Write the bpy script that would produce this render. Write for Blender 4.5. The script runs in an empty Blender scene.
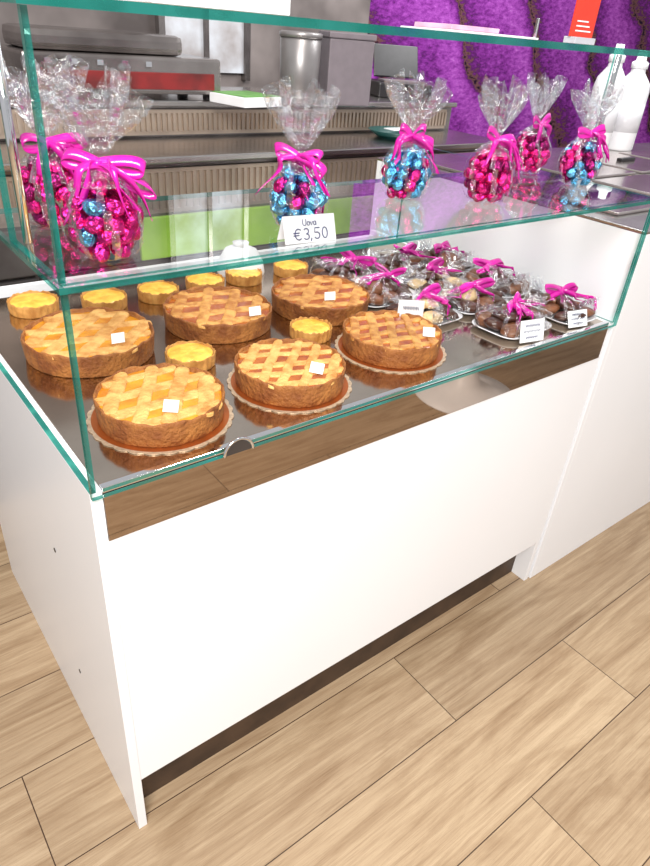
import bpy, bmesh, math, random
from mathutils import Vector, Matrix
random.seed(7)
PI = math.pi
sc = bpy.context.scene
C = sc.collection
sc.view_settings.view_transform = 'Standard'
sc.view_settings.look = 'None'
sc.view_settings.exposure = 0.0

# ---------------------------------------------------------------- camera
F = 648.0
CAM = Vector((-0.2116, -0.747, 1.47))
Zd = Vector((-0.0735, 0.8457, 0.529)).normalized()
Xc = Vector((0.791, -0.276, 0.546)); Xc = (Xc - Zd * Xc.dot(Zd)).normalized()
Zu = -Zd
Yc = Zu.cross(Xc).normalized()
def row(i): return Vector((Xc[i], Yc[i], Zu[i]))
right, down, fwd = row(0), row(1), row(2)
cd = bpy.data.cameras.new('camera'); cam = bpy.data.objects.new('camera', cd); C.objects.link(cam)
M = Matrix.Identity(4)
for i in range(3):
    M[i][0] = right[i]; M[i][1] = -down[i]; M[i][2] = -fwd[i]; M[i][3] = CAM[i]
cam.matrix_world = M
cd.sensor_fit = 'VERTICAL'; cd.sensor_height = 24; cd.lens = 24 * F / 866.0
cd.clip_start = 0.02
sc.camera = cam
def at(px, py, z=None, y=None, x=None):
    d = Vector((px - 325, py - 433, F))
    w = Vector((d.dot(Xc), d.dot(Yc), d.dot(Zu)))
    if z is not None: s = (z - CAM.z) / w.z
    elif y is not None: s = (y - CAM.y) / w.y
    else: s = (x - CAM.x) / w.x
    return CAM + w * s

# ---------------------------------------------------------------- materials
def newmat(name):
    m = bpy.data.materials.new(name); m.use_nodes = True
    nt = m.node_tree; b = nt.nodes['Principled BSDF']
    return m, nt, b
def N(nt, t, **kw):
    n = nt.nodes.new(t)
    for k, v in kw.items(): setattr(n, k, v)
    return n
def pm(name, col, rough=0.5, metal=0.0, noise=0.0, nscale=30, bump=0.0, bscale=60, spec=0.5, col2=None, coat=0, emit=0, lo=0.35, hi=0.65):
    m, nt, b = newmat(name)
    b.inputs['Base Color'].default_value = (*col, 1)
    b.inputs['Roughness'].default_value = rough
    b.inputs['Metallic'].default_value = metal
    b.inputs['Specular IOR Level'].default_value = spec
    if coat: b.inputs['Coat Weight'].default_value = coat; b.inputs['Coat Roughness'].default_value = 0.12
    if emit:
        b.inputs['Emission Color'].default_value = (*col, 1); b.inputs['Emission Strength'].default_value = emit
    tc = N(nt, 'ShaderNodeTexCoord')
    if noise or col2:
        n = N(nt, 'ShaderNodeTexNoise'); n.inputs['Scale'].default_value = nscale; n.inputs['Detail'].default_value = 4
        nt.links.new(tc.outputs['Object'], n.inputs['Vector'])
        r = N(nt, 'ShaderNodeValToRGB')
        c2 = col2 if col2 else tuple(max(0, c * (1 - noise)) for c in col)
        r.color_ramp.elements[0].position = lo; r.color_ramp.elements[0].color = (*c2, 1)
        r.color_ramp.elements[1].position = hi; r.color_ramp.elements[1].color = (*col, 1)
        nt.links.new(n.outputs['Fac'], r.inputs['Fac']); nt.links.new(r.outputs['Color'], b.inputs['Base Color'])
    if bump:
        n = N(nt, 'ShaderNodeTexNoise'); n.inputs['Scale'].default_value = bscale; n.inputs['Detail'].default_value = 3
        nt.links.new(tc.outputs['Object'], n.inputs['Vector'])
        bp = N(nt, 'ShaderNodeBump'); bp.inputs['Strength'].default_value = bump; bp.inputs['Distance'].default_value = 0.01
        nt.links.new(n.outputs['Fac'], bp.inputs['Height']); nt.links.new(bp.outputs['Normal'], b.inputs['Normal'])
    return m
white = pm('white_laminate', (0.90, 0.905, 0.93), 0.32, noise=0.015, nscale=3)
whedge = pm('white_edge', (0.9, 0.9, 0.92), 0.4, noise=0.02)
cupgrey = pm('dull_steel_container', (0.34, 0.32, 0.32), 0.35, 0.6, noise=0.2, nscale=8)
steel = pm('brushed_steel', (0.58, 0.55, 0.53), 0.25, 1.0, noise=0.2, nscale=8)
decksteel = pm('deck_steel', (0.62, 0.53, 0.44), 0.12, 1.0, noise=0.2, nscale=6)
mirror = pm('mirror_steel', (0.42, 0.34, 0.28), 0.025, 1.0, noise=0.03, nscale=2)
chrome = pm('chrome', (0.8, 0.8, 0.82), 0.08, 1.0, noise=0.02)
dark = pm('dark_plastic', (0.02, 0.018, 0.02), 0.3, noise=0.3)
darkgrey = pm('dark_grey_steel', (0.10, 0.09, 0.09), 0.3, 0.6, noise=0.3, nscale=5)
midsteel = pm('satin_grey_steel', (0.34, 0.31, 0.30), 0.22, 0.8, col2=(0.15, 0.13, 0.125), nscale=4)
darkbrown = pm('under_counter_shade', (0.075, 0.042, 0.024), 0.6, col2=(0.04, 0.022, 0.013), nscale=12)  # dark brown that paints in the shade beneath the counter front
lime = pm('lime_plastic', (0.40, 0.72, 0.05), 0.4, col2=(0.20, 0.42, 0.04), nscale=3.5)
paper = pm('white_paper', (0.90, 0.91, 0.93), 0.6, noise=0.03)
ink = pm('blue_ink', (0.04, 0.05, 0.15), 0.6, noise=0.2)
crustm = pm('baked_crust', (0.42, 0.16, 0.035), 0.65, col2=(0.22, 0.065, 0.013), nscale=30, bump=0.6, bscale=140)
crustl = pm('tartlet_crust', (0.68, 0.34, 0.09), 0.6, col2=(0.44, 0.18, 0.035), nscale=40, bump=0.3, bscale=110)
latm = pm('lattice_pastry', (0.74, 0.38, 0.10), 0.55, col2=(0.44, 0.16, 0.028), nscale=40, bump=0.4, bscale=160, coat=0.08, lo=.36, hi=.60)
latp = pm('lattice_pastry_pale', (0.84, 0.48, 0.15), 0.55, col2=(0.56, 0.24, 0.05), nscale=36, bump=0.4, bscale=160, coat=0.08, lo=.34, hi=.58)
fillm = pm('custard_filling', (0.78, 0.34, 0.015), 0.25, col2=(0.58, 0.19, 0.008), nscale=26, bump=0.2, bscale=60, coat=0.4)
fillr = pm('amber_filling', (0.48, 0.13, 0.014), 0.25, col2=(0.30, 0.055, 0.007), nscale=30, bump=0.2, bscale=60, coat=0.4)
lemonm = pm('lemon_cream', (0.95, 0.63, 0.09), 0.35, col2=(0.84, 0.42, 0.045), nscale=38, bump=0.35, bscale=60, coat=0.2, lo=.35, hi=.6)
boardm = pm('copper_board', (0.48, 0.13, 0.03), 0.3, 0.6, noise=0.15)
lacem = pm('board_lace', (0.60, 0.45, 0.31), 0.4, 0.3, noise=0.3, nscale=150)
ribm = pm('magenta_ribbon', (0.82, 0.012, 0.44), 0.22, noise=0.4, nscale=20, coat=0.6)
choc = pm('chocolate', (0.075, 0.024, 0.013), 0.3, noise=0.4, nscale=60, bump=0.4, bscale=90, coat=0.3)
choc2 = pm('milk_chocolate', (0.22, 0.08, 0.033), 0.35, noise=0.4, nscale=60, bump=0.4, bscale=90, coat=.2)
cream = pm('cream_cookie', (0.85, 0.62, 0.34), 0.5, noise=0.25, nscale=60, bump=0.3, bscale=90)
traym = pm('white_tray', (0.75, 0.75, 0.78), 0.2, noise=0.05)
redm = pm('dark_red', (0.22, 0.02, 0.02), 0.3, col2=(.06, .015, .015), nscale=9)
orangem = pm('red_sign', (0.80, 0.045, 0.02), 0.4, noise=0.1)
greym = pm('grey_mauve', (0.20, 0.17, 0.19), 0.5, noise=0.1)
teal = pm('teal_tray', (0.01, 0.07, 0.065), 0.35, noise=0.2)
leaf = pm('green_label', (0.15, 0.4, 0.08), 0.5, noise=0.4)
brownlid = pm('pan_steel', (0.62, 0.54, 0.52), 0.2, 0.9, noise=0.3, nscale=5)
grille_m = pm('grille_bronze', (0.52, 0.42, 0.34), 0.3, 0.6, noise=0.3, nscale=5)
wallm = pm('grey_brown_wall', (0.28, 0.24, 0.23), 0.6, col2=(0.08, 0.065, 0.062), nscale=2.2)
daylight = pm('daylight_pane', (0.62, 0.65, 0.70), 0.4, col2=(.25, .2, .18), nscale=5, emit=0.15)
def foil(name, col, c2):
    return pm(name, col, 0.17, 0.92, col2=c2, nscale=60, bump=0.8, bscale=130)
pinkf = foil('magenta_foil', (0.92, 0.05, 0.36), (0.50, 0.012, 0.17))
bluef = foil('blue_foil', (0.25, 0.62, 0.92), (0.06, 0.33, 0.56))
purf = foil('plum_foil', (0.46, 0.035, 0.23), (0.20, 0.013, 0.09))

def glassmat(name, tint, base=0.045, k=0.85, rough=0.0, crinkle=0, pw_=4.0):
    m, nt, b = newmat(name); nt.nodes.remove(b)
    out = nt.nodes['Material Output']
    tr = N(nt, 'ShaderNodeBsdfTransparent'); tr.inputs['Color'].default_value = (*tint, 1)
    gl = N(nt, 'ShaderNodeBsdfGlossy'); gl.inputs['Roughness'].default_value = rough
    gl.inputs['Color'].default_value = (0.95, 0.97, 1, 1)
    lw = N(nt, 'ShaderNodeLayerWeight'); lw.inputs['Blend'].default_value = 0.5
    pw = N(nt, 'ShaderNodeMath', operation='POWER'); pw.inputs[1].default_value = pw_
    ml = N(nt, 'ShaderNodeMath', operation='MULTIPLY_ADD'); ml.inputs[1].default_value = k; ml.inputs[2].default_value = base
    ml.use_clamp = True
    nt.links.new(lw.outputs['Facing'], pw.inputs[0]); nt.links.new(pw.outputs[0], ml.inputs[0])
    if crinkle:
        tc = N(nt, 'ShaderNodeTexCoord'); n = N(nt, 'ShaderNodeTexNoise'); n.inputs['Scale'].default_value = crinkle; n.inputs['Detail'].default_value = 4
        nt.links.new(tc.outputs['Object'], n.inputs['Vector'])
        bp = N(nt, 'ShaderNodeBump'); bp.inputs['Strength'].default_value = 1.0; bp.inputs['Distance'].default_value = 0.03
        nt.links.new(n.outputs['Fac'], bp.inputs['Height'])
        nt.links.new(bp.outputs['Normal'], gl.inputs['Normal']); nt.links.new(bp.outputs['Normal'], lw.inputs['Normal'])
    mx = N(nt, 'ShaderNodeMixShader')
    nt.links.new(ml.outputs[0], mx.inputs['Fac']); nt.links.new(tr.outputs[0], mx.inputs[1]); nt.links.new(gl.outputs[0], mx.inputs[2])
    nt.links.new(mx.outputs[0], out.inputs['Surface'])
    return m
glass = glassmat('clear_glass', (0.95, 0.985, 0.975), base=.08, k=.9, pw_=3.0)
cello = glassmat('cellophane', (0.98, 0.98, 0.99), base=0.12, k=0.8, rough=0.05, crinkle=55, pw_=1.8)
def edgemat():
    m, nt, b = newmat('glass_edge')
    b.inputs['Base Color'].default_value = (0.005, 0.16, 0.135, 1); b.inputs['Roughness'].default_value = 0.05
    b.inputs['Coat Weight'].default_value = 0.6; b.inputs['Coat Roughness'].default_value = 0.02
    b.inputs['Emission Color'].default_value = (0.02, 0.35, 0.30, 1); b.inputs['Emission Strength'].default_value = 0.03  # faint teal glow put into the edges, which are no light source
    out = nt.nodes['Material Output']
    tr = N(nt, 'ShaderNodeBsdfTransparent'); tr.inputs['Color'].default_value = (0.35, 0.85, 0.75, 1)
    n = N(nt, 'ShaderNodeTexNoise'); n.inputs['Scale'].default_value = 14
    r = N(nt, 'ShaderNodeMapRange'); r.inputs[1].default_value = 0.35; r.inputs[2].default_value = 0.65; r.inputs[3].default_value = 0.0; r.inputs[4].default_value = 0.6
    tc = N(nt, 'ShaderNodeTexCoord'); nt.links.new(tc.outputs['Object'], n.inputs['Vector'])
    nt.links.new(n.outputs['Fac'], r.inputs[0])
    mx = N(nt, 'ShaderNodeMixShader'); nt.links.new(r.outputs[0], mx.inputs[0])
    nt.links.new(b.outputs[0], mx.inputs[1]); nt.links.new(tr.outputs[0], mx.inputs[2]); nt.links.new(mx.outputs[0], out.inputs['Surface'])
    return m
gedge = edgemat()

def floor_material():
    m, nt, b = newmat('oak_laminate'); L = nt.links.new
    tc = N(nt, 'ShaderNodeTexCoord')
    mp = N(nt, 'ShaderNodeMapping'); mp.inputs['Location'].default_value = (-0.757, -0.02, 0)
    L(tc.outputs['Object'], mp.inputs['Vector'])
    br = N(nt, 'ShaderNodeTexBrick'); br.offset = 0.668; br.offset_frequency = 2; br.squash = 1.0
    br.inputs['Scale'].default_value = 1; br.inputs['Brick Width'].default_value = 1.38; br.inputs['Row Height'].default_value = 0.235
    br.inputs['Mortar Size'].default_value = 0.0013; br.inputs['Mortar Smooth'].default_value = 0.1
    br.inputs['Color1'].default_value = (0, 0, 0, 1); br.inputs['Color2'].default_value = (1, 1, 1, 1); br.inputs['Mortar'].default_value = (0.5, 0.5, 0.5, 1)
    L(mp.outputs[0], br.inputs['Vector'])
    sh = N(nt, 'ShaderNodeVectorMath', operation='MULTIPLY_ADD'); sh.inputs[1].default_value = (7.3, 3.1, 5.7)
    L(br.outputs['Color'], sh.inputs[0]); L(tc.outputs['Object'], sh.inputs[2])
    def nz(scale, sx, sy, det, dist, rough=.6):
        mm = N(nt, 'ShaderNodeMapping'); mm.inputs['Scale'].default_value = (sx, sy, 1)
        L(sh.outputs[0], mm.inputs['Vector'])
        g = N(nt, 'ShaderNodeTexNoise'); g.inputs['Scale'].default_value = scale; g.inputs['Detail'].default_value = det
        g.inputs['Roughness'].default_value = rough; g.inputs['Distortion'].default_value = dist
        L(mm.outputs[0], g.inputs['Vector']); return g
    g = nz(3.0, 0.6, 20, 10, 0.7, .68)
    w = nz(1.6, 0.8, 4.5, 6, 3.0)
    fine = nz(6.0, 1.8, 120, 5, 0.15, .8)
    r1 = N(nt, 'ShaderNodeValToRGB'); e = r1.color_ramp.elements
    e[0].position = 0.30; e[0].color = (0.34, 0.225, 0.130, 1); e[1].position = 0.70; e[1].color = (0.55, 0.41, 0.265, 1)
    L(g.outputs['Fac'], r1.inputs['Fac'])
    r2 = N(nt, 'ShaderNodeValToRGB'); e = r2.color_ramp.elements
    e[0].position = 0.36; e[0].color = (0.62, 0.54, 0.46, 1); e[1].position = 0.54; e[1].color = (1, 1, 1, 1)
    L(w.outputs['Fac'], r2.inputs['Fac'])
    r3 = N(nt, 'ShaderNodeValToRGB'); e = r3.color_ramp.elements
    e[0].position = 0.38; e[0].color = (0.6, 0.53, 0.47, 1); e[1].position = 0.50; e[1].color = (1, 1, 1, 1)
    L(fine.outputs['Fac'], r3.inputs['Fac'])
    km = N(nt, 'ShaderNodeMapping'); km.inputs['Scale'].default_value = (1.0, 2.6, 1)
    L(sh.outputs[0], km.inputs['Vector'])
    vo = N(nt, 'ShaderNodeTexVoronoi'); vo.inputs['Scale'].default_value = 1.6; L(km.outputs[0], vo.inputs['Vector'])
    r4 = N(nt, 'ShaderNodeValToRGB'); e = r4.color_ramp.elements
    e[0].position = 0.01; e[0].color = (0.45, 0.35, 0.27, 1); e[1].position = 0.07; e[1].color = (1, 1, 1, 1)
    L(vo.outputs['Distance'], r4.inputs['Fac'])
    def mulc(a, b_, f):
        n = N(nt, 'ShaderNodeMix', data_type='RGBA', blend_type='MULTIPLY'); n.inputs[0].default_value = f
        L(a, n.inputs[6]); L(b_, n.inputs[7]); return n.outputs[2]
    c = mulc(r1.outputs[0], r2.outputs[0], .55); c = mulc(c, r3.outputs[0], .5); c = mulc(c, r4.outputs[0], .7)
    hs = N(nt, 'ShaderNodeMapRange'); hs.inputs[3].default_value = 0.94; hs.inputs[4].default_value = 1.12
    L(br.outputs['Color'], hs.inputs[0])
    h = N(nt, 'ShaderNodeHueSaturation'); L(hs.outputs[0], h.inputs['Value']); L(c, h.inputs['Color'])
    mo = N(nt, 'ShaderNodeMix', data_type='RGBA'); mo.inputs[7].default_value = (0.06, 0.03, 0.015, 1)
    L(br.outputs['Fac'], mo.inputs[0]); L(h.outputs[0], mo.inputs[6])
    L(mo.outputs[2], b.inputs['Base Color']); b.inputs['Roughness'].default_value = 0.40; b.inputs['Specular IOR Level'].default_value = 0.45
    return m
floorm = floor_material()

def purple_material():
    m, nt, b = newmat('purple_mural'); L = nt.links.new
    tc = N(nt, 'ShaderNodeTexCoord')
    mp = N(nt, 'ShaderNodeMapping'); mp.inputs['Rotation'].default_value = (0, math.radians(42), 0)
    L(tc.outputs['Object'], mp.inputs['Vector'])
    def mth(op, a, b_=None, c_=None):
        n = N(nt, 'ShaderNodeMath', operation=op)
        for i, v in enumerate((a, b_, c_)):
            if v is None: continue
            if isinstance(v, (int, float)): n.inputs[i].default_value = v
            else: L(v, n.inputs[i])
        return n.outputs[0]
    sx = N(nt, 'ShaderNodeSeparateXYZ'); L(mp.outputs[0], sx.inputs[0])
    lf = N(nt, 'ShaderNodeTexNoise'); lf.inputs['Scale'].default_value = 1.8; L(mp.outputs[0], lf.inputs['Vector'])
    hf = N(nt, 'ShaderNodeTexNoise'); hf.inputs['Scale'].default_value = 22; hf.inputs['Detail'].default_value = 8; hf.inputs['Roughness'].default_value = .78
    m2 = N(nt, 'ShaderNodeMapping'); m2.inputs['Scale'].default_value = (1, 1, 2.2); m2.inputs['Rotation'].default_value = (0, math.radians(-25), 0)
    L(tc.outputs['Object'], m2.inputs['Vector']); L(m2.outputs[0], hf.inputs['Vector'])
    f = mth('FRACT', mth('ADD', mth('MULTIPLY', sx.outputs[0], 1.9), mth('MULTIPLY', lf.outputs['Fac'], 1.0)))
    # saw-tooth profile: each plume bright at one side and falling off to a dark gap, as overlapping feathers do
    body = mth('MULTIPLY', mth('POWER', f, .55), mth('SUBTRACT', 1.0, mth('POWER', f, 9.0)))
    val = mth('ADD', mth('MULTIPLY', body, 0.66), mth('MULTIPLY', mth('SUBTRACT', hf.outputs['Fac'], 0.5), 1.15))
    r = N(nt, 'ShaderNodeValToRGB'); e = r.color_ramp.elements
    e[0].position = 0.02; e[0].color = (0.012, 0.004, 0.02, 1); e[1].position = 0.92; e[1].color = (0.70, 0.36, 0.74, 1)
    for ps, c in ((0.12, (0.16, 0.07, 0.06, 1)), (0.20, (0.06, 0.008, 0.08, 1)), (0.38, (0.19, 0.025, 0.24, 1)), (0.60, (0.36, 0.075, 0.43, 1))):
        a = e.new(ps); a.color = c
    L(val, r.inputs['Fac']); L(r.outputs['Color'], b.inputs['Base Color']); b.inputs['Roughness'].default_value = 0.9; b.inputs['Specular IOR Level'].default_value = 0.1
    return m
purple = purple_material()

# ---------------------------------------------------------------- mesh helpers
def bbox(bm, x0, x1, y0, y1, z0, z1, bev=0.0):
    r = bmesh.ops.create_cube(bm, size=1.0)
    vs = r['verts']
    for v in vs:
        v.co = Vector(((x0 + x1) / 2 + v.co.x * (x1 - x0), (y0 + y1) / 2 + v.co.y * (y1 - y0), (z0 + z1) / 2 + v.co.z * (z1 - z0)))
    if bev:
        es = list({e for v in vs for e in v.link_edges})
        bmesh.ops.bevel(bm, geom=es, offset=bev, segments=2, affect='EDGES', profile=0.6)
    return vs
def obj(name, bm, mats, parent=None, smooth=False, loc=None):
    me = bpy.data.meshes.new(name)
    bmesh.ops.recalc_face_normals(bm, faces=bm.faces[:])
    bm.to_mesh(me); bm.free()
    for m in (mats if isinstance(mats, (list, tuple)) else [mats]): me.materials.append(m)
    if smooth:
        for p in me.polygons: p.use_smooth = True
    o = bpy.data.objects.new(name, me); C.objects.link(o)
    if parent: o.parent = parent
    if loc is not None: o.location = loc
    return o
def tag(o, label, cat=None, group=None, kind=None):
    o['label'] = label
    if cat: o['category'] = cat
    if group: o['group'] = group
    if kind: o['kind'] = kind
    return o
def thing(name, label, cat, loc=(0, 0, 0), rz=0, group=None):
    o = bpy.data.objects.new(name, None); C.objects.link(o)
    o.empty_display_size = 0.05
    o.location = loc; o.rotation_euler = (0, 0, rz)
    return tag(o, label, cat, group)
def box(name, x0, x1, y0, y1, z0, z1, m, parent=None, bev=0.001):
    bm = bmesh.new(); bbox(bm, x0, x1, y0, y1, z0, z1, bev)
    return obj(name, bm, m, parent)
def pane(name, x0, x1, y0, y1, z0, z1, parent, broad=False):
    """glass sheet: polished green edges, and the clear broad face where it carries things"""
    bm = bmesh.new(); bbox(bm, x0, x1, y0, y1, z0, z1)
    d = [x1 - x0, y1 - y0, z1 - z0]; ax = d.index(min(d))
    bm.normal_update(); rem = []
    for f in bm.faces:
        if abs(f.normal[ax]) > 0.9:
            f.material_index = 0
            if f.normal[ax] < 0 or not broad: rem.append(f)
        else: f.material_index = 1
    bmesh.ops.delete(bm, geom=rem, context='FACES_ONLY')
    return obj(name, bm, [glass, gedge], parent)
def lathe(bm, prof, seg=48, rf=None, zf=None, close=True, mi=0):
    rings = []
    for j, (r, z) in enumerate(prof):
        ring = []
        for i in range(seg):
            a = 2 * PI * i / seg
            rr = r * (rf(a, j) if rf else 1); zz = z + (zf(a, j) if zf else 0)
            ring.append(bm.verts.new((rr * math.cos(a), rr * math.sin(a), zz)))
        rings.append(ring)
    for j in range(len(rings) - 1):
        for i in range(seg):
            f = bm.faces.new((rings[j][i], rings[j][(i + 1) % seg], rings[j + 1][(i + 1) % seg], rings[j + 1][i])); f.material_index = mi
    if close:
        if prof[0][0] > 1e-6: bm.faces.new(rings[0][::-1]).material_index = mi
        if prof[-1][0] > 1e-6: bm.faces.new(rings[-1]).material_index = mi
    return rings
def tube(bm, pts, r, seg=8):
    pts = [Vector(p) for p in pts]; rings = []
    for i, p in enumerate(pts):
        t = (pts[min(i + 1, len(pts) - 1)] - pts[max(i - 1, 0)]).normalized()
        u = t.cross(Vector((0, 0, 1)))
        if u.length < 0.05: u = t.cross(Vector((1, 0, 0)))
        u.normalize(); v = t.cross(u)
        rings.append([bm.verts.new(p + (u * math.cos(2 * PI * k / seg) + v * math.sin(2 * PI * k / seg)) * r) for k in range(seg)])
    for a, b2 in zip(rings, rings[1:]):
        for k in range(seg): bm.faces.new((a[k], a[(k + 1) % seg], b2[(k + 1) % seg], b2[k]))
    bm.faces.new(rings[0][::-1]); bm.faces.new(rings[-1])
def strip(bm, pts, wdir, w, th=0.0005, taper=None):
    pts = [Vector(p) for p in pts]; prev = None
    for i, p in enumerate(pts):
        wd = Vector(wdir(i / (len(pts) - 1)) if callable(wdir) else wdir).normalized()
        ww = w * (taper(i / (len(pts) - 1)) if taper else 1)
        t = (pts[min(i + 1, len(pts) - 1)] - pts[max(i - 1, 0)])
        n = t.cross(wd); n = n.normalized() * th if n.length > 1e-9 else Vector((0, 0, th))
        q = [bm.verts.new(p + wd * ww / 2 + n), bm.verts.new(p - wd * ww / 2 + n), bm.verts.new(p - wd * ww / 2 - n), bm.verts.new(p + wd * ww / 2 - n)]
        if prev:
            for k in range(4): bm.faces.new((prev[k], prev[(k + 1) % 4], q[(k + 1) % 4], q[k]))
        prev = q
def blob(r=0.01, sub=2, jit=0.12, sc_=(1, 1, 1), seed=0):
    rnd = random.Random(seed); bm = bmesh.new()
    bmesh.ops.create_icosphere(bm, subdivisions=sub, radius=r)
    for v in bm.verts:
        k = 1 + rnd.uniform(-jit, jit)
        v.co = Vector((v.co.x * sc_[0] * k, v.co.y * sc_[1] * k, v.co.z * sc_[2] * k))
    return bm

# ---------------------------------------------------------------- setting
bm = bmesh.new(); bbox(bm, -4, 9, -4.5, 2.42, -0.05, 0)
tag(obj('floor', bm, floorm), 'oak laminate plank floor', kind='structure')
XW = 2.50; WH = 2.25
tag(box('wall_back', XW, 9, 2.4, 2.5, 0, WH, purple, bev=0), 'purple mural wall', kind='structure')
tag(box('wall_back_left', -4, XW, 2.4, 2.5, 0, WH, wallm, bev=0), 'grey wall behind the equipment', kind='structure')
a = at(165, 60, y=2.38); b = at(243, 60, y=2.38)
wn = tag(box('window_1', a.x, b.x, 2.375, 2.395, 1.25, 2.1, daylight, bev=0), 'bright window', kind='structure')
box('window_frame', a.x - .03, a.x, 2.36, 2.398, 1.22, 2.13, midsteel, wn); box('window_frame', b.x, b.x + .03, 2.36, 2.398, 1.22, 2.13, midsteel, wn)
box('window_frame', (a.x + b.x) / 2 - .012, (a.x + b.x) / 2 + .012, 2.36, 2.374, 1.25, 2.1, midsteel, wn)

# ---------------------------------------------------------------- display counter
W = 1.336; DZ = 0.895; SH = 1.19; TP = 1.468; UD = 0.19; SD = 0.36
ctr = thing('display_counter', 'white pastry counter with green-edged two-tier glass case, holding the lattice tarts', 'display counter')
bm = bmesh.new(); bbox(bm, 0, 0.018, 0, 0.92, 0, 0.895, 0.001)
sp = obj('side_panel', bm, white, ctr)
for (px, py) in ((55, 550), (80, 671)):
    p = at(px, py, x=0)
    bm = bmesh.new(); lathe(bm, [(0.0001, 0), (0.005, 0), (0.005, 0.0015), (0.0001, 0.0015)], 20)
    bmesh.ops.transform(bm, matrix=Matrix.Translation((0.0004, p.y, p.z)) @ Matrix.Rotation(-PI / 2, 4, 'Y'), verts=bm.verts)
    obj('screw_hole', bm, dark, sp)
box('side_panel', W - 0.018, W, 0.004, 0.92, 0, 0.895, white, ctr)
box('front_panel', 0.018, W - 0.018, 0.002, 0.020, 0.165, 0.80, white, ctr)
box('mirror_strip', 0.0185, W - 0.018, -0.001, 0.018, 0.8005, 0.888, mirror, ctr, bev=0.0005)
box('bottom_shelf', 0.018, W - 0.018, 0.02, 0.90, 0.165, 0.183, white, ctr)
box('shade_board', 0.018, W - 0.018, 0.055, 0.07, 0, 0.165, darkbrown, ctr)  # dark board added close behind the front, standing in for the shade below
box('back_panel', 0.018, W - 0.018, 0.90, 0.918, 0.05, 0.88, white, ctr)
box('display_deck', 0.0185, W - 0.019, 0.012, 0.80, 0.878, DZ, decksteel, ctr, bev=0.0015)
box('deck_lip', 0.0185, W - 0.019, 0.0005, 0.012, 0.8885, DZ + 0.003, chrome, ctr, bev=0.0008)
pane('front_glass', 0.0, W, -0.010, -0.002, 0.889, SH - 0.0005, ctr)
pane('side_glass', 0.0, 0.009, -0.0015, 0.80, DZ + 0.0005, SH - 0.0005, ctr)
pane('side_glass', W - 0.008, W, -0.0015, 0.80, DZ + 0.0005, SH - 0.0005, ctr)
pane('glass_shelf', -0.004, W + 0.003, -0.014, SD, SH, SH + 0.008, ctr, True)
pane('front_glass', 0.0, W, -0.010, -0.002, SH + 0.0085, TP - 0.0005, ctr)
pane('side_glass', 0.0, 0.009, -0.0015, UD, SH + 0.0085, TP - 0.0005, ctr)
pane('side_glass', W - 0.008, W, -0.0015, UD, SH + 0.0085, TP - 0.0005, ctr)
pane('glass_top', -0.004, W + 0.003, -0.014, UD + 0.02, TP, TP + 0.010, ctr, True)
for xx in (0.018, W - 0.018):
    bm = bmesh.new(); tube(bm, [(xx, UD - 0.02, SH + 0.009), (xx, UD - 0.02, TP - 0.001)], 0.006, 16)
    obj('steel_post', bm, chrome, ctr, True)
p = at(238, 447, y=-0.01)
bm = bmesh.new()
ring = [(math.cos(a) * 0.026, 0, math.sin(a) * 0.026) for a in [PI * i / 20 for i in range(21)]]
tube(bm, ring, 0.0025, 8)
bmesh.ops.translate(bm, vec=(p.x, -0.013, DZ - 0.004), verts=bm.verts)
obj('finger_ring', bm, chrome, ctr, True)
bm = bmesh.new(); vs = [bm.verts.new((p.x + math.cos(a) * 0.023, -0.0125, DZ - 0.004 + math.sin(a) * 0.023)) for a in [PI * i / 20 for i in range(21)]]
bm.faces.new(vs); obj('glass_clamp', bm, darkgrey, ctr)

# second counter
c2 = thing('serving_counter', 'taller white serving counter with covered steel pans, right of the tart display', 'counter', (1.345, 0, 0))
ZT = 1.12
box('side_panel', 0, 0.018, 0, 0.95, 0, ZT - 0.008, white, c2)
box('front_panel', 0.018, 2.2, 0.0, 0.018, 0, ZT - 0.008, white, c2)
box('worktop', 0, 2.2, -0.001, 0.955, ZT - 0.008, ZT, steel, c2, 0.002)
for i in range(5):
    for j in range(2):
        x0 = 0.08 + i * 0.36; y0 = 0.12 + j * 0.34
        l = box('pan_lid', x0, x0 + 0.32, y0, y0 + 0.31, ZT, ZT + 0.008, brownlid, c2, 0.004)
        box('lid_handle', x0 + 0.11, x0 + 0.21, y0 + 0.15, y0 + 0.17, ZT + 0.008, ZT + 0.02, dark, l, 0.003)

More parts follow.
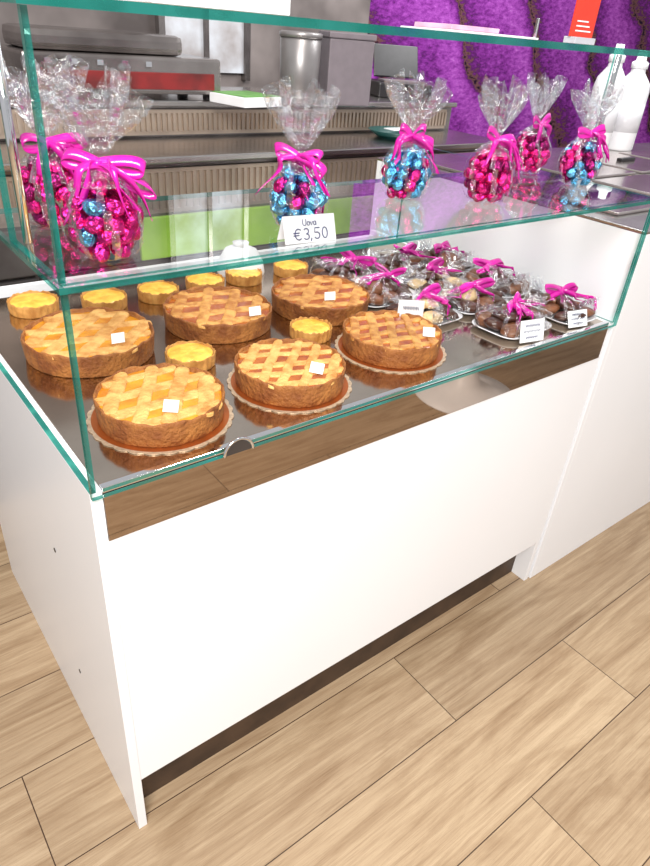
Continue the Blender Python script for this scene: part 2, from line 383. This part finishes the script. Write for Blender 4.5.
# ---------------------------------------------------------------- tarts
def tart(name, label, cat, R, h, fm, nst, sw, ang, seed, loc, group, ang2=64, lm=None):
    rnd = random.Random(seed)
    t = thing(name, label, cat, loc, 0, group)
    bm = bmesh.new()
    big = R > .07
    ph = [rnd.uniform(0, 6) for _ in range(4)]
    def rf(a, j):
        k = 1 + 0.008 * math.sin(3 * a + ph[0]) + 0.004 * math.sin(7 * a + ph[1])
        return k + (0.0035 * math.sin(31 * a + ph[2]) if big else 0.018 * math.sin(22 * a) * (1 if 1 < j < 8 else 0))
    def zf(a, j):
        return (0.0014 * math.sin(9 * a + ph[2]) + 0.0010 * math.sin(23 * a + ph[3])) if 2 < j < 9 else 0
    prof = [(0.0001, 0), (R * .965, 0), (R * .975, .002), (R * .988, h * .5), (R * .998, h * .85), (R, h * .98), (R * .992, h * 1.03), (R * .975, h * 1.035), (R * .96, h * 0.97), (R * .945, h * .80), (R * .5, h * .78), (0.0001, h * .78)]
    lathe(bm, prof, 152, rf, zf, close=False)
    obj('crust', bm, crustm if big else crustl, t, True)
    bm = bmesh.new()
    if big: prof = [(R * .95, h * .85), (R * .88, h * .885), (R * .6, h * .895), (R * .3, h * .90), (0.0001, h * .90)]
    else: prof = [(R * .90, h * .88), (R * .84, h * .94), (R * .65, h * .99), (R * .35, h * 1.02), (0.0001, h * 1.03)]
    lathe(bm, prof, 64, None, lambda a, j: 0.0008 * math.sin(5 * a + j * 2 + ph[0]) * (1 if j < 4 else 0), close=False)
    obj('filling', bm, fm, t, True)
    if not nst: return t
    bm = bmesh.new()
    Ri = R * 0.955; sp_ = 2 * Ri * 0.98 / nst
    for d in range(2):
        th = math.radians(ang + d * ang2)
        u = Vector((math.cos(th), math.sin(th), 0)); v = Vector((-u.y, u.x, 0))
        for k in range(nst):
            o = (k - (nst - 1) / 2) * sp_ + rnd.uniform(-.0025, .0025)
            L = math.sqrt(max(0, Ri * Ri - o * o))
            if L < R * 0.15: continue
            w = sw * rnd.uniform(0.88, 1.12)
            prev = None; ns = 34; sk = rnd.uniform(-.05, .05)
            for i in range(ns + 1):
                s = -L + 2 * L * i / ns
                c = u * s + v * (o + sk * s + 0.0010 * math.sin(s * 70 + k))
                edge = min(1, (L - abs(s)) / (R * .12))
                z = h * (0.90 + 0.06 * (1 - edge)) + d * 0.0011 * edge
                w1 = w * (1 + rnd.uniform(-.05, .05)) * (.55 + .45 * min(1, edge * 2))
                sec = [(-.5, -.004), (-.5, .0004), (-.42, .0016), (-.2, .0020), (0, .0020), (.2, .0020), (.42, .0016), (.5, .0004), (.5, -.004)]
                q = [bm.verts.new(c + v * (a * w1) + Vector((0, 0, z + b))) for a, b in sec]
                if prev:
                    for m_ in range(len(q) - 1): bm.faces.new((prev[m_], prev[m_ + 1], q[m_ + 1], q[m_]))
                else: bm.faces.new(q)
                prev = q
            bm.faces.new(prev[::-1])
    obj('lattice', bm, lm or latm, t, True)
    return t
H = 0.042
def tp(px, py, z=DZ + 0.045):
    p = at(px, py, z=z); return (p.x, p.y, DZ + 0.0006)
bigs = [
    (160, 392, .106, fillm, 4, .025, 2, 'A', 'large lattice tart nearest the front left glass corner, pale wide strips', True, 56, latp),
    (291, 361, .104, fillr, 5, .0195, -22, 'B', 'large lattice tart in the front row between the two other tarts on copper boards', True, 68, latp),
    (393, 329, .106, fillr, 5, .019, -12, 'C', 'large lattice tart farthest right in the front row, beside the wrapped trays', True, 66, latm),
    (89, 330, .122, fillm, 4, .028, -15, 'D', 'large lattice tart against the left side glass, behind the front corner tart', False, 62, latp),
    (218, 304, .118, fillr, 4, .026, -10, 'E', 'large lattice tart in the middle of the back row of big tarts', False, 66, latm),
    (321, 290, .117, fillr, 4, .026, -18, 'F', 'large lattice tart at the right end of the back row of big tarts', False, 62, latm)]
tagpos = {'A': (171, 406), 'B': (317, 368), 'C': (429, 332), 'D': (118, 338), 'E': (255, 311), 'F': (330, 296)}
taglab = {'A': 'front corner tart', 'B': 'middle front tart', 'C': 'front tart farthest right', 'D': 'tart against the left glass', 'E': 'middle tart of the back row', 'F': 'right tart of the back row'}
for px, py, R, fm, n, sw, an, key, lab, bd, a2, lm in bigs:
    p = list(tp(px, py))
    if bd:
        p[1] = max(p[1], R * 1.13 + 0.012)
        bm = bmesh.new()
        sc_ = lambda a, j: 1 + (0.03 * abs(math.sin(14 * a)) if j in (2, 3) else 0)
        rings = lathe(bm, [(R * 1.02, 0.0018), (R * 1.07, 0.0018), (R * 1.11, 0.0018), (R * 1.11, 0.0004), (0.0001, 0.0004)], 168, sc_, close=False)
        bm.faces.new(rings[0])
        for f in bm.faces:
            c = f.calc_center_median()
            f.material_index = 1 if math.hypot(c.x, c.y) > R * 1.075 else 0
        tag(obj('cake_board', bm, [boardm, lacem], loc=(p[0], p[1], DZ)), 'copper scalloped cake board under the ' + taglab[key], 'cake board', 'scalloped boards under front tarts')
        p[2] = DZ + 0.0022
    tart('lattice_tart', lab, 'tart', R, H, fm, n, sw, an, ord(key), p, 'large lattice tarts in the case', a2, lm)
    q = at(*tagpos[key], z=DZ + H + 0.011)
    bm = bmesh.new(); bbox(bm, -.0125, .0125, -.0006, .0006, -.010, .010, 0.0002)
    o = obj('price_tag', bm, paper, loc=(q.x, q.y, q.z))
    o.rotation_euler = (math.radians(-42), math.radians(random.uniform(-14, 14)), math.radians(-35 + random.uniform(-14, 14)))
    tag(o, 'small white price tag stuck in the ' + taglab[key], 'price tag', 'price tags on the big tarts')

smalls = [(190, 352, .048, 'small yellow tartlet between the front corner tart and the middle tart'),
          (311, 326, .046, 'small yellow tartlet between the middle front tart and the front tart farthest right'),
          (33, 300, .052, 'small yellow tartlet in the back row, nearest the left side glass'),
          (104, 296, .050, 'small yellow tartlet second from the left in the back row'),
          (158, 288, .048, 'small yellow tartlet third from the left in the back row'),
          (205, 279, .048, 'small yellow tartlet fourth from the left in the back row'),
          (244, 272, .047, 'small yellow tartlet fifth from the left in the back row'),
          (291, 265, .047, 'small yellow tartlet at the right end of the back row')]
for i, (px, py, R, lab) in enumerate(smalls):
    tart('tartlet', lab, 'tartlet', R, 0.025, lemonm, 0, .010, 20 * i, 40 + i, tp(px, py, DZ + .024), 'small yellow tartlets')

# ---------------------------------------------------------------- egg bags
def loop_pts(cx, cz, L, Wd, ang, n=22, y=0):
    pts = []
    for i in range(n + 1):
        t = 2 * PI * i / n - PI
        x = L * (1 + math.cos(t)) / 2; z = Wd * math.sin(t) * (0.35 + 0.65 * x / L)
        ca, sa = math.cos(ang), math.sin(ang)
        pts.append((cx + x * ca - z * sa, y, cz + x * sa + z * ca))
    return pts
def bow(bm, s, seed, ntail=4, flat=False, nloop=3, big_right=False):
    rnd = random.Random(seed)
    for a0 in (0.35, PI - 0.25, rnd.uniform(-.5, .0))[:nloop]:
        L = s * rnd.uniform(.6, 1.15) * (1.45 if big_right and a0 < 1 else 1); a = a0 + rnd.uniform(-.45, .35)
        wd = (rnd.uniform(-.5, .5), .6, rnd.uniform(.4, 1.1))
        strip(bm, loop_pts(0, 0, L, s * rnd.uniform(.14, .26), a), wd, s * .31)
    for k in range(ntail):
        a = rnd.choice([-1, 1, 1]) * rnd.uniform(0.3, 1.35); L = s * rnd.uniform(1.0, 2.0)
        cur = rnd.uniform(.06, .18); fr = rnd.uniform(5, 11)
        pts = []
        for i in range(21):
            t = i / 20
            if flat:
                pts.append((math.sin(a) * L * t + cur * s * math.sin(t * fr + k), -math.cos(a) * L * t * .8, -.012 * t + .10 * s * math.sin(t * fr) * (1 - t)))
            else:
                pts.append((math.sin(a) * L * .8 * t + cur * s * math.sin(t * fr + k), -0.1 * s - .35 * s * t + cur * s * math.cos(t * fr), -L * .75 * t * (0.4 + t * .6) + .25 * s * math.sin(t * PI)))
        strip(bm, pts, lambda t, k=k: (math.cos(t * 2 + k), .5, math.sin(t * 2 + k)), s * .26, taper=lambda t: 1 - .3 * t)
    bmesh.ops.create_icosphere(bm, subdivisions=2, radius=s * .13)
def wrapbag(label, loc, rz, seed, sgroup, size=1.0, br_=False):
    t = thing('cellophane_bag', label, 'gift bag', loc, rz, sgroup)
    t.scale = (size,) * 3
    rnd = random.Random(seed); ph = [rnd.uniform(0, 6) for _ in range(6)]
    bm = bmesh.new()
    prof = [(.026, .001), (.038, .006), (.048, .022), (.0515, .045), (.049, .068), (.036, .090), (.020, .104), (.008, .113), (.0065, .117), (.010, .124), (.019, .138), (.030, .158), (.040, .182), (.046, .204)]
    def rf(a, j):
        if j < 7: return 1 + 0.035 * math.sin(5 * a + ph[0] + j * .5) * (j / 7) + .02 * math.sin(11 * a + ph[1])
        k = min(1, (j - 8) / 4) if j > 8 else 0
        return 1 + k * (.26 * math.sin(6 * a + ph[2]) + .22 * math.sin(11 * a + ph[3]) + .16 * math.sin(17 * a + ph[4]))
    def zf(a, j):
        return (0.014 * math.sin(4 * a + ph[5]) + .008 * math.sin(9 * a + ph[1])) * max(0, (j - 10) / 3)
    rings = lathe(bm, prof, 90, rf, zf, close=False)
    for ring in rings[9:]:
        for v in ring: v.co.y *= 0.5
    # the film clings to the foil: only its raised folds stand off as separate surface
    rem = []
    for f in bm.faces:
        c = f.calc_center_median()
        if .012 < c.z < .095:
            an = math.atan2(c.y, c.x)
            if math.sin(7 * an + ph[0] + c.z * 40) < .75: rem.append(f)
    bmesh.ops.delete(bm, geom=rem, context='FACES')
    obj('wrapper', bm, cello, t, True)
    bm = bmesh.new(); bow(bm, 0.045, seed, 5, False, 3, br_)
    bmesh.ops.translate(bm, vec=(0, -.012, .114), verts=bm.verts)
    obj('ribbon', bm, ribm, t, True)
    return t
egg_src = {}
for si, (nm, m) in enumerate((('magenta', pinkf), ('blue', bluef), ('plum', purf))):
    bm = blob(.0110, 3, .016, (1, 1, 1.28), seed=si)
    me = bpy.data.meshes.new('foil_egg'); bm.to_mesh(me); bm.free(); me.materials.append(m)
    for p in me.polygons: p.use_smooth = True
    egg_src[nm] = me
proto_egg = None
def eggs(base, size, mix, where, seed):
    global proto_egg
    rnd = random.Random(seed)
    rings = [(.0140, .024, 6), (.0320, .0345, 9), (.050, .0380, 10), (.068, .033, 9), (.085, .021, 5), (.099, .004, 1)]
    for z, r, n in rings:
        a0 = rnd.uniform(0, 6)
        for i in range(n):
            a = a0 + 2 * PI * i / n
            c = rnd.choice(mix)
            if proto_egg is None: o = proto_egg = bpy.data.objects.new('foil_egg', egg_src[c])
            else: o = proto_egg.copy(); o.data = egg_src[c]
            C.objects.link(o)
            o.location = base + Vector((r * math.cos(a), r * math.sin(a), z + rnd.uniform(-.002, .002))) * size
            o.rotation_euler = (rnd.uniform(-1.2, 1.2), rnd.uniform(-1.2, 1.2), rnd.uniform(0, 6)); o.scale = (size,) * 3
            tag(o, f'{c} foil-wrapped chocolate egg inside the {where}', 'chocolate egg', f'{c} foil eggs in the {where}')
SZ = SH + 0.0085
bags = [
    ((109, 262), 1.0, ['magenta', 'magenta', 'magenta', 'plum', 'magenta', 'blue'], 'cellophane bag nearest the front left glass corner'),
    ((48, 232), .98, ['magenta', 'plum', 'plum', 'magenta'], 'cellophane bag farthest left, behind the corner bag'),
    ((297, 233), .93, ['blue', 'blue', 'magenta', 'blue', 'plum'], 'cellophane bag behind the folded price card'),
    ((403, 204), .98, ['blue', 'magenta', 'blue', 'blue', 'magenta'], 'mostly blue cellophane bag right of the price card bag'),
    ((484, 207), 1.0, ['magenta', 'magenta', 'magenta', 'plum'], 'all pink cellophane bag in the front row'),
    ((531, 173), .98, ['magenta', 'magenta', 'plum'], 'all pink cellophane bag standing farthest back'),
    ((606, 187), .98, ['magenta', 'blue', 'magenta', 'blue', 'plum'], 'cellophane bag farthest right, below the white bottles')]
for i, ((px, py), s, mix, where) in enumerate(bags):
    p = at(px, py - 6, z=SZ)
    p.y = min(max(p.y, 0.078), SD - .055)
    p.x = min(max(p.x, .080), W - .075)
    wrapbag(where + ', filled with foil eggs', (p.x, p.y, SZ), -.4 + random.uniform(-.5, .5), 75 + i, 'bags of foil eggs on the glass shelf', s, i == 0)
    eggs(Vector((p.x, p.y, SZ)), s, mix, where, 50 + i)

# tent price card on the shelf
p = at(307, 240, z=SZ)
tc_ = thing('price_card', 'folded white card reading € 3,50 on the shelf before a blue egg bag', 'price card', (p.x, max(p.y, .022), SZ), math.radians(-6))
bm = bmesh.new()
CH = .037
for s in (-1, 1):
    v = [bm.verts.new(c) for c in ((-.044, s * .013, 0), (.044, s * .013, 0), (.044, 0, CH), (-.044, 0, CH))]; bm.faces.new(v)
bmesh.ops.solidify(bm, geom=bm.faces[:], thickness=0.0006)
obj('card', bm, paper, tc_)
def ontent(u, v_): return (u, -.013 + v_ / CH * .013 - .0010, v_)
def pen(strokes, ox, oy, k, r=.0008):
    bm = bmesh.new()
    for st in strokes:
        tube(bm, [ontent(ox + a_ * k, oy + b_ * k) for a_, b_ in st], r, 6)
    obj('lettering', bm, ink, tc_)
def arc(cx, cy, rx_, ry_, a0, a1, n=12): return [(cx + rx_ * math.cos(a0 + (a1 - a0) * i / n), cy + ry_ * math.sin(a0 + (a1 - a0) * i / n)) for i in range(n + 1)]
# handwritten: Uova
pen([[(0, 1)] + arc(.35, .35, .33, .35, PI, 2 * PI) + [(.7, 1)], arc(1.15, .3, .25, .3, 0, 2 * PI), [(1.5, .6), (1.75, 0), (2.0, .6)], arc(2.4, .3, .24, .3, 0, 2 * PI), [(2.66, .6), (2.68, 0)]], -.012, .0235, .0085, .0006)
# handwritten: € 3,50
pen([arc(.45, .5, .42, .5, math.radians(50), math.radians(310)), [(-.15, .62), (.55, .64)], [(-.15, .4), (.5, .42)],
     arc(1.35, .75, .28, .25, math.radians(150), math.radians(-90)) + arc(1.35, .25, .32, .25, math.radians(90), math.radians(-150)),
     [(1.95, .1), (1.85, -.18)],
     [(2.95, 1), (2.4, 1), (2.35, .58)] + arc(2.6, .3, .32, .3, math.radians(110), math.radians(-150)),
     arc(3.55, .5, .3, .5, 0, 2 * PI, 18)], -.027, .0050, .0145)

# ---------------------------------------------------------------- wrapped chocolate trays
chs = []
for i, m in enumerate((choc, choc2, cream)):
    bm = blob(.0265, 2, .09, ((1.3, .95, .50), (1.2, 1.0, .48), (1.05, 1.0, .52))[i], seed=i + 3)
    me = bpy.data.meshes.new('chocolate_piece'); bm.to_mesh(me); bm.free(); me.materials.append(m)
    for p_ in me.polygons: p_.use_smooth = True
    chs.append(me)
proto_ch = None
def gift_tray(label, x, y, rz, seed, mix, where, z=DZ):
    global proto_ch
    rnd = random.Random(seed)
    t = thing('gift_tray', label, 'wrapped tray', (x, y, z + .0005), rz, 'ribboned trays of chocolates')
    a, b = .089, .066
    def rr(k):
        pts = []
        for i in range(40):
            th = 2 * PI * i / 40
            c, s = math.cos(th), math.sin(th)
            pts.append((math.copysign(abs(c) ** .45, c) * a * k, math.copysign(abs(s) ** .45, s) * b * k))
        return pts
    bm = bmesh.new(); rings = []
    for k, zz in ((.8, 0), (.86, .003), (.97, .010), (1.04, .011), (1.04, .0095), (.96, .0085), (.84, .002)):
        rings.append([bm.verts.new((px, py, zz)) for px, py in rr(k)])
    for r1, r2 in zip(rings, rings[1:]):
        for i in range(40): bm.faces.new((r1[i], r1[(i + 1) % 40], r2[(i + 1) % 40], r2[i]))
    bm.faces.new(rings[0][::-1]); bm.faces.new(rings[-1])
    obj('tray', bm, traym, t, True)
    bm = bmesh.new(); rings = []; ph = [rnd.uniform(0, 6) for _ in range(4)]
    for j, (k, zz) in enumerate(((1.04, .010), (1.02, .026), (.95, .040), (.75, .050), (.4, .055), (.05, .057))):
        rings.append([bm.verts.new((px * (1 + .03 * math.sin(i + ph[0])), py * (1 + .03 * math.sin(i * 1.6 + ph[1])), zz + .0055 * math.sin(i * 1.3 + j + ph[2]) * (1 - k + .25))) for i, (px, py) in enumerate(rr(k))])
    for j, (r1, r2) in enumerate(zip(rings, rings[1:])):
        for i in range(40):
            if math.sin(i * 1.45 + j * .6 + ph[0]) > .5:
                bm.faces.new((r1[i], r1[(i + 1) % 40], r2[(i + 1) % 40], r2[i]))
    for sx in (-1, 1):
        n0 = []
        for j in range(4):
            n0.append([bm.verts.new((sx * (.058 + .010 * j), (i / 11 - .5) * (.02 + .02 * j), .040 + .007 * j + .005 * math.sin(i * 2.2 + ph[1]) * (1 + j * .4))) for i in range(12)])
        for r1, r2 in zip(n0, n0[1:]):
            for i in range(11): bm.faces.new((r1[i], r1[i + 1], r2[i + 1], r2[i]))
    lo = [v for v in bm.verts if not v.link_faces]
    bmesh.ops.delete(bm, geom=lo, context='VERTS')
    obj('wrapper', bm, cello, t, True)
    bm = bmesh.new(); bow(bm, 0.060, seed, rnd.choice([4, 5, 6]), True, rnd.choice([1, 2, 2]))
    bmesh.ops.rotate(bm, verts=bm.verts, cent=(0, 0, 0), matrix=Matrix.Rotation(rnd.uniform(-1.2, .8) - rz, 3, 'Z'))
    for v in bm.verts:
        if v.co.z > .010: v.co.z = .010 + (v.co.z - .010) * .5
        if v.co.z < -.010: v.co.z = -.010 + (v.co.z + .010) * .25
        if abs(v.co.x) > .075: v.co.x = math.copysign(.075 + (abs(v.co.x) - .075) * .3, v.co.x)
        if v.co.y < -.060: v.co.z -= min(.035, (-.060 - v.co.y) * 2); v.co.y = -.060 + (v.co.y + .060) * .2
    bmesh.ops.translate(bm, vec=(rnd.uniform(-.03, .03), rnd.uniform(-.01, .01), .058), verts=bm.verts)
    obj('ribbon', bm, ribm, t, True)
    cs, sn = math.cos(rz), math.sin(rz)
    slots = [(-.056, -.036, .018), (-.010, -.038, .018), (.038, -.036, .019), (.060, .004, .020), (.042, .038, .018), (-.006, .040, .019), (-.052, .036, .018), (-.060, .002, .020), (-.030, .002, .034), (.014, .000, .035)]
    names = ['dark chocolate', 'milk chocolate', 'cream coloured']
    for (lx, ly, lz) in slots:
        c = rnd.choice(mix)
        if proto_ch is None: o = proto_ch = bpy.data.objects.new('chocolate_piece', chs[c])
        else: o = proto_ch.copy(); o.data = chs[c]
        C.objects.link(o)
        o.location = (x + lx * cs - ly * sn, y + lx * sn + ly * cs, z + lz + .0005)
        o.rotation_euler = (rnd.uniform(-.3, .3), rnd.uniform(-.3, .3), rnd.uniform(0, 6))
        tag(o, f'{names[c]} sweet inside the {where}', 'sweet', f'{names[c]} sweets in the {where}')
HP = PI / 2
packs = [(1.060, .105, .05, [0, 1, 1, 0], 'wrapped tray behind the left standing price card'),
         (1.245, .112, HP - .03, [0, 1, 0, 1], 'wrapped tray in the front right case corner'),
         (.903, .250, .03, [2, 0, 2, 1], 'wrapped tray directly right of the front tarts'),
         (1.090, .252, -.04, [2, 0, 1, 2], 'wrapped tray with the most cream sweets'),
         (1.246, .315, HP + .02, [0, 1, 1], 'wrapped tray at the right glass, middle one'),
         (.905, .397, -.02, [0, 0, 1], 'wrapped tray beside the rear tart, second row'),
         (1.090, .399, .03, [0, 1, 0, 2], 'wrapped tray in the centre of the third row'),
         (.903, .545, .03, [0, 0, 1], 'wrapped tray farthest back, beside the tarts'),
         (1.090, .545, -.03, [0, 0, 1], 'wrapped tray farthest back, middle of its row'),
         (1.246, .518, HP, [0, 1, 1], 'wrapped tray in the back right case corner')]
for i, (x, y, rz, mix, where) in enumerate(packs):
    gift_tray(where, x, y, rz, 90 + i, mix, where)
def stand_card(label, x, y, w, h, lean, rz, z0=DZ):
    t = thing('price_card', label, 'price card', (x, y, z0 + .0035), rz)
    bm = bmesh.new(); bbox(bm, -w / 2, w / 2, -.0004, .0004, 0, h, .0001)
    bmesh.ops.transform(bm, matrix=Matrix.Rotation(-lean, 4, 'X'), verts=bm.verts)
    obj('card', bm, paper, t)
    bm = bmesh.new()
    for k, (zz, l) in enumerate(((.75, .62), (.48, .72), (.2, .5))):
        pts = [(-w * l / 2 + w * l * i / 30, -.0009, h * zz + h * .075 * math.sin(i * 2.1 + k) * (1 if (i + k) % 6 else .1)) for i in range(31)]
        tube(bm, pts, .0006, 4)
    bmesh.ops.transform(bm, matrix=Matrix.Rotation(-lean, 4, 'X'), verts=bm.verts)
    obj('handwriting', bm, ink, t)
p = at(540, 347, z=DZ)
stand_card('white handwritten card leaning before the wrapped trays, left one of the two near front glass', p.x, max(p.y, .022), .070, .050, .25, -.2)
p = at(587, 332, z=DZ)
stand_card('white handwritten card leaning before the wrapped trays, rightmost card in the case', p.x, max(p.y, .022), .062, .040, .4, -.2)
stand_card('small white handwritten card at the left end of the wrapped trays, behind a tart', .812, .205, .058, .072, .05, -.6)

# ---------------------------------------------------------------- things on the top glass
TG = TP + .0105
box0 = box('paper_box', .134, .31, .0, .17, TG, TG + .05, paper, bev=.002)
tag(box0, 'flat white cardboard box lying on the top glass at left', 'box')
hd = thing('leaflet_holder', 'clear holder with pink leaflets lying on the top glass, left of the red sign', 'leaflet holder', (.72, .08, TG))
box('base', -.11, .11, -.05, .05, 0, .003, pm('acrylic', (.8, .82, .85), .1, noise=.02), hd)
box('leaflet', -.09, .02, -.04, .04, .0035, .010, pm('pink_leaflet', (.8, .45, .6), .5, noise=.3), hd)
box('upright', .10, .103, -.05, -.045, .003, .03, chrome, hd)
sg = thing('table_sign', 'small red sign with white lines standing on the top glass at right', 'sign', (.945, .03, TG))
box('foot', -.030, .030, -.012, .012, 0, .010, pm('acrylic_foot', (.5, .5, .55), .1, noise=.02), sg)
box('plate', -.033, .033, -.002, .002, .010, .09, orangem, sg)
for k in range(3): box('printed_line', -.022, .022 - .006 * k, -.003, -.002, .018 + k * .007, .020 + k * .007, paper, sg, 0)

# ---------------------------------------------------------------- back worktop and things on it
bw = thing('back_worktop', 'long refrigerated steel back counter with slotted grilles and a lime green panel', 'work counter', (0, 1.25, 0))
box('cabinet', -1.6, 2.35, .02, .75, 0, 1.08, midsteel, bw, .002)
gx0 = at(140, 230, y=1.25).x; gx1 = at(375, 215, y=1.25).x
box('green_panel', gx0, gx1, 0, .019, .78, .915, lime, bw, .004)
box('grey_panel', -1.5, gx0 - .005, 0, .019, .78, .915, midsteel, bw, .004)
box('grey_panel', gx1 + .005, 2.3, 0, .019, .78, .915, midsteel, bw, .004)
box('lower_door', -1.5, .3, 0, .019, .10, .77, darkgrey, bw, .004)
box('lower_door', .31, 2.3, 0, .019, .10, .77, darkgrey, bw, .004)
def grille(name, x0, x1, y, z0, z1, step):
    bm = bmesh.new()
    bbox(bm, x0, x1, y + .004, y + .006, z0, z1)
    bbox(bm, x0, x1, y - .002, y + .004, z0, z0 + .012); bbox(bm, x0, x1, y - .002, y + .004, z1 - .012, z1)
    x = x0
    while x < x1:
        bbox(bm, x, x + step * .5, y - .006, y + .004, z0 + .012, z1 - .012); x += step
    return obj(name, bm, grille_m, bw)
grille('ventilation_grille', -1.55, 2.3, .008, .925, 1.06, .024)
box('worktop', -1.62, 2.37, -.03, .78, 1.08, 1.10, steel, bw, .004)
box('riser', -1.6, 2.35, .32, .76, 1.10, 1.20, midsteel, bw, .003)
grille('riser_grille', -1.55, 2.3, .305, 1.11, 1.19, .020)
box('upper_shelf', -1.6, 2.35, .29, .80, 1.20, 1.22, steel, bw, .004)
UZ = 1.2205
p = at(298, 103, z=UZ)
t = thing('tall_container', 'tall dull steel container on the back counter, left of the grey box', 'container', (p.x, p.y, UZ))
bm = bmesh.new(); lathe(bm, [(.065, 0), (.07, .005), (.075, .21), (.072, .212)], 32); obj('body', bm, cupgrey, t, True)
bm = bmesh.new(); lathe(bm, [(.079, .2125), (.079, .228), (.07, .232)], 32); obj('lid', bm, cupgrey, t, True)
p = at(342, 104, z=UZ)
t = thing('storage_box', 'grey mauve box on the back counter, right of the steel container', 'box', (p.x, p.y, UZ), -.3)
box('body', -.09, .09, -.06, .06, 0, .22, greym, t, .006); box('lid', -.094, .094, -.064, .064, .2205, .24, greym, t, .004)
p = at(396, 96, z=UZ)
t = thing('cash_register', 'black cash register with tilted screen on the back counter, in front of purple wall', 'cash register', (min(p.x, 2.2), p.y, UZ), -.4)
box('base', -.13, .13, -.12, .12, 0, .06, dark, t, .008)
box('keypad', -.10, .10, -.10, -.01, .0605, .07, greym, t, .002)
b_ = box('screen', -.11, .11, -.006, .006, 0, .14, dark, t, .004); b_.location = (0, .03, .075); b_.rotation_euler = (-.4, 0, 0)
p = at(130, 96, z=UZ)
t = thing('coffee_machine', 'low steel machine with dark red front strip on the back counter, at far left', 'machine', (p.x - .05, p.y, UZ), 0)
box('body', -.33, .33, -.14, .14, .02, .13, midsteel, t, .01); box('front_strip', -.30, .30, -.146, -.14, .035, .085, redm, t, .002)
for sx in (-.30, .30):
    for sy in (-.1, .1): box('foot', sx - .015, sx + .015, sy - .015, sy + .015, 0, .02, dark, t, .002)
box('hood', -.31, .20, -.12, .12, .1305, .19, midsteel, t, .02)
for k in range(5): box('button', -.27 + k * .08, -.25 + k * .08, -.148, -.14, .10, .115, chrome, t, .001)
p2_ = at(216, 104, z=UZ)
t = thing('paper_stack', 'stack of white papers on the back counter, left of the steel container', 'papers', (p2_.x + .12, p2_.y, UZ), .2)
box('sheets', -.09, .09, -.09, .09, 0, .03, paper, t, .002); box('top_sheet', -.08, .09, -.08, .09, .0305, .033, leaf, t, .0005)
p = at(330, 122, z=1.101)
t = thing('serving_dish', 'shallow dark teal dish with a white leaflet on the back counter, below the grey box', 'dish', (p.x, 1.40, 1.1005))
bm = bmesh.new(); lathe(bm, [(.08, 0), (.12, .03), (.124, .03), (.082, .003), (.0001, .003)], 32, close=False); obj('bowl', bm, teal, t, True)
box('leaflet', -.05, .05, -.03, .03, .032, .036, paper, t, .001)
t = thing('mixing_bowl', 'upturned white bowl on the rear of the counter deck, behind the back row tartlets', 'bowl', (.685, .725, DZ + .0005))
bm = bmesh.new(); lathe(bm, [(.062, 0), (.064, .005), (.058, .035), (.042, .062), (.020, .072), (.0001, .073)], 36, close=False); obj('shell', bm, paper, t, True)
bm = bmesh.new(); lathe(bm, [(.020, .0725), (.022, .081), (.0001, .081)], 24, close=False); obj('foot_ring', bm, paper, t, True)

def bottle(label, x, y, h, r):
    t = thing('squeeze_bottle', label, 'bottle', (x, y, ZT + .0005), 0, 'white bottles on the serving counter')
    bm = bmesh.new(); lathe(bm, [(r * .92, 0), (r, .008), (r, h * .62), (r * .9, h * .70), (r * .45, h * .80), (r * .42, h * .84)], 32); obj('body', bm, whedge, t, True)
    bm = bmesh.new(); lathe(bm, [(r * .5, h * .8405), (r * .5, h * .90), (r * .3, h * .92), (r * .25, h), (r * .15, h)], 24); obj('cap', bm, paper, t, True)
    bm = bmesh.new(); lathe(bm, [(r * 1.005, h * .2), (r * 1.012, h * .2), (r * 1.012, h * .5), (r * 1.005, h * .5)], 32, close=False); obj('label', bm, traym, t, True)
bottle('tall white bottle on the serving counter, left of its neighbour', 2.46, .862, .38, .06)
bottle('white bottle on the serving counter at the right edge of the picture', 2.64, .862, .36, .065)
t = thing('pedestal_table', 'white round table on a trumpet-shaped pedestal, standing in front of the counters', 'table', (2.13, -1.0, 0))
bm = bmesh.new(); lathe(bm, [(.25, 0), (.25, .006), (.16, .02), (.07, .06), (.035, .15), (.028, .35), (.035, .6), (.07, .69), (.09, .70)], 48); obj('pedestal', bm, whedge, t, True)
bm = bmesh.new(); lathe(bm, [(.36, .7005), (.385, .712), (.385, .72), (.0001, .72)], 64, close=False); obj('tabletop', bm, paper, t, True)

# ---------------------------------------------------------------- light
w = bpy.data.worlds.new('world'); sc.world = w; w.use_nodes = True
bg = w.node_tree.nodes['Background']; bg.inputs[0].default_value = (0.96, 0.97, 1.0, 1); bg.inputs[1].default_value = 0.58
def area(name, loc, target, size, e, col=(1, 1, 1)):
    l = bpy.data.lights.new(name, 'AREA'); l.size = size; l.energy = e; l.color = col
    o = bpy.data.objects.new(name, l); C.objects.link(o); o.location = loc
    o.rotation_euler = (Vector(target) - Vector(loc)).to_track_quat('-Z', 'Y').to_euler()
area('window_light', (-1.0, -2.0, 3.2), (0.6, 0, 0.5), 1.3, 185, (1, 0.975, 0.94))
area('ceiling_light', (0.9, 0.5, 2.7), (0.6, 0.3, 0.9), 0.4, 20, (1, 0.94, 0.86))
area('back_light', (2.8, 1.0, 2.8), (2.8, 2.4, 1.4), 1.2, 50)
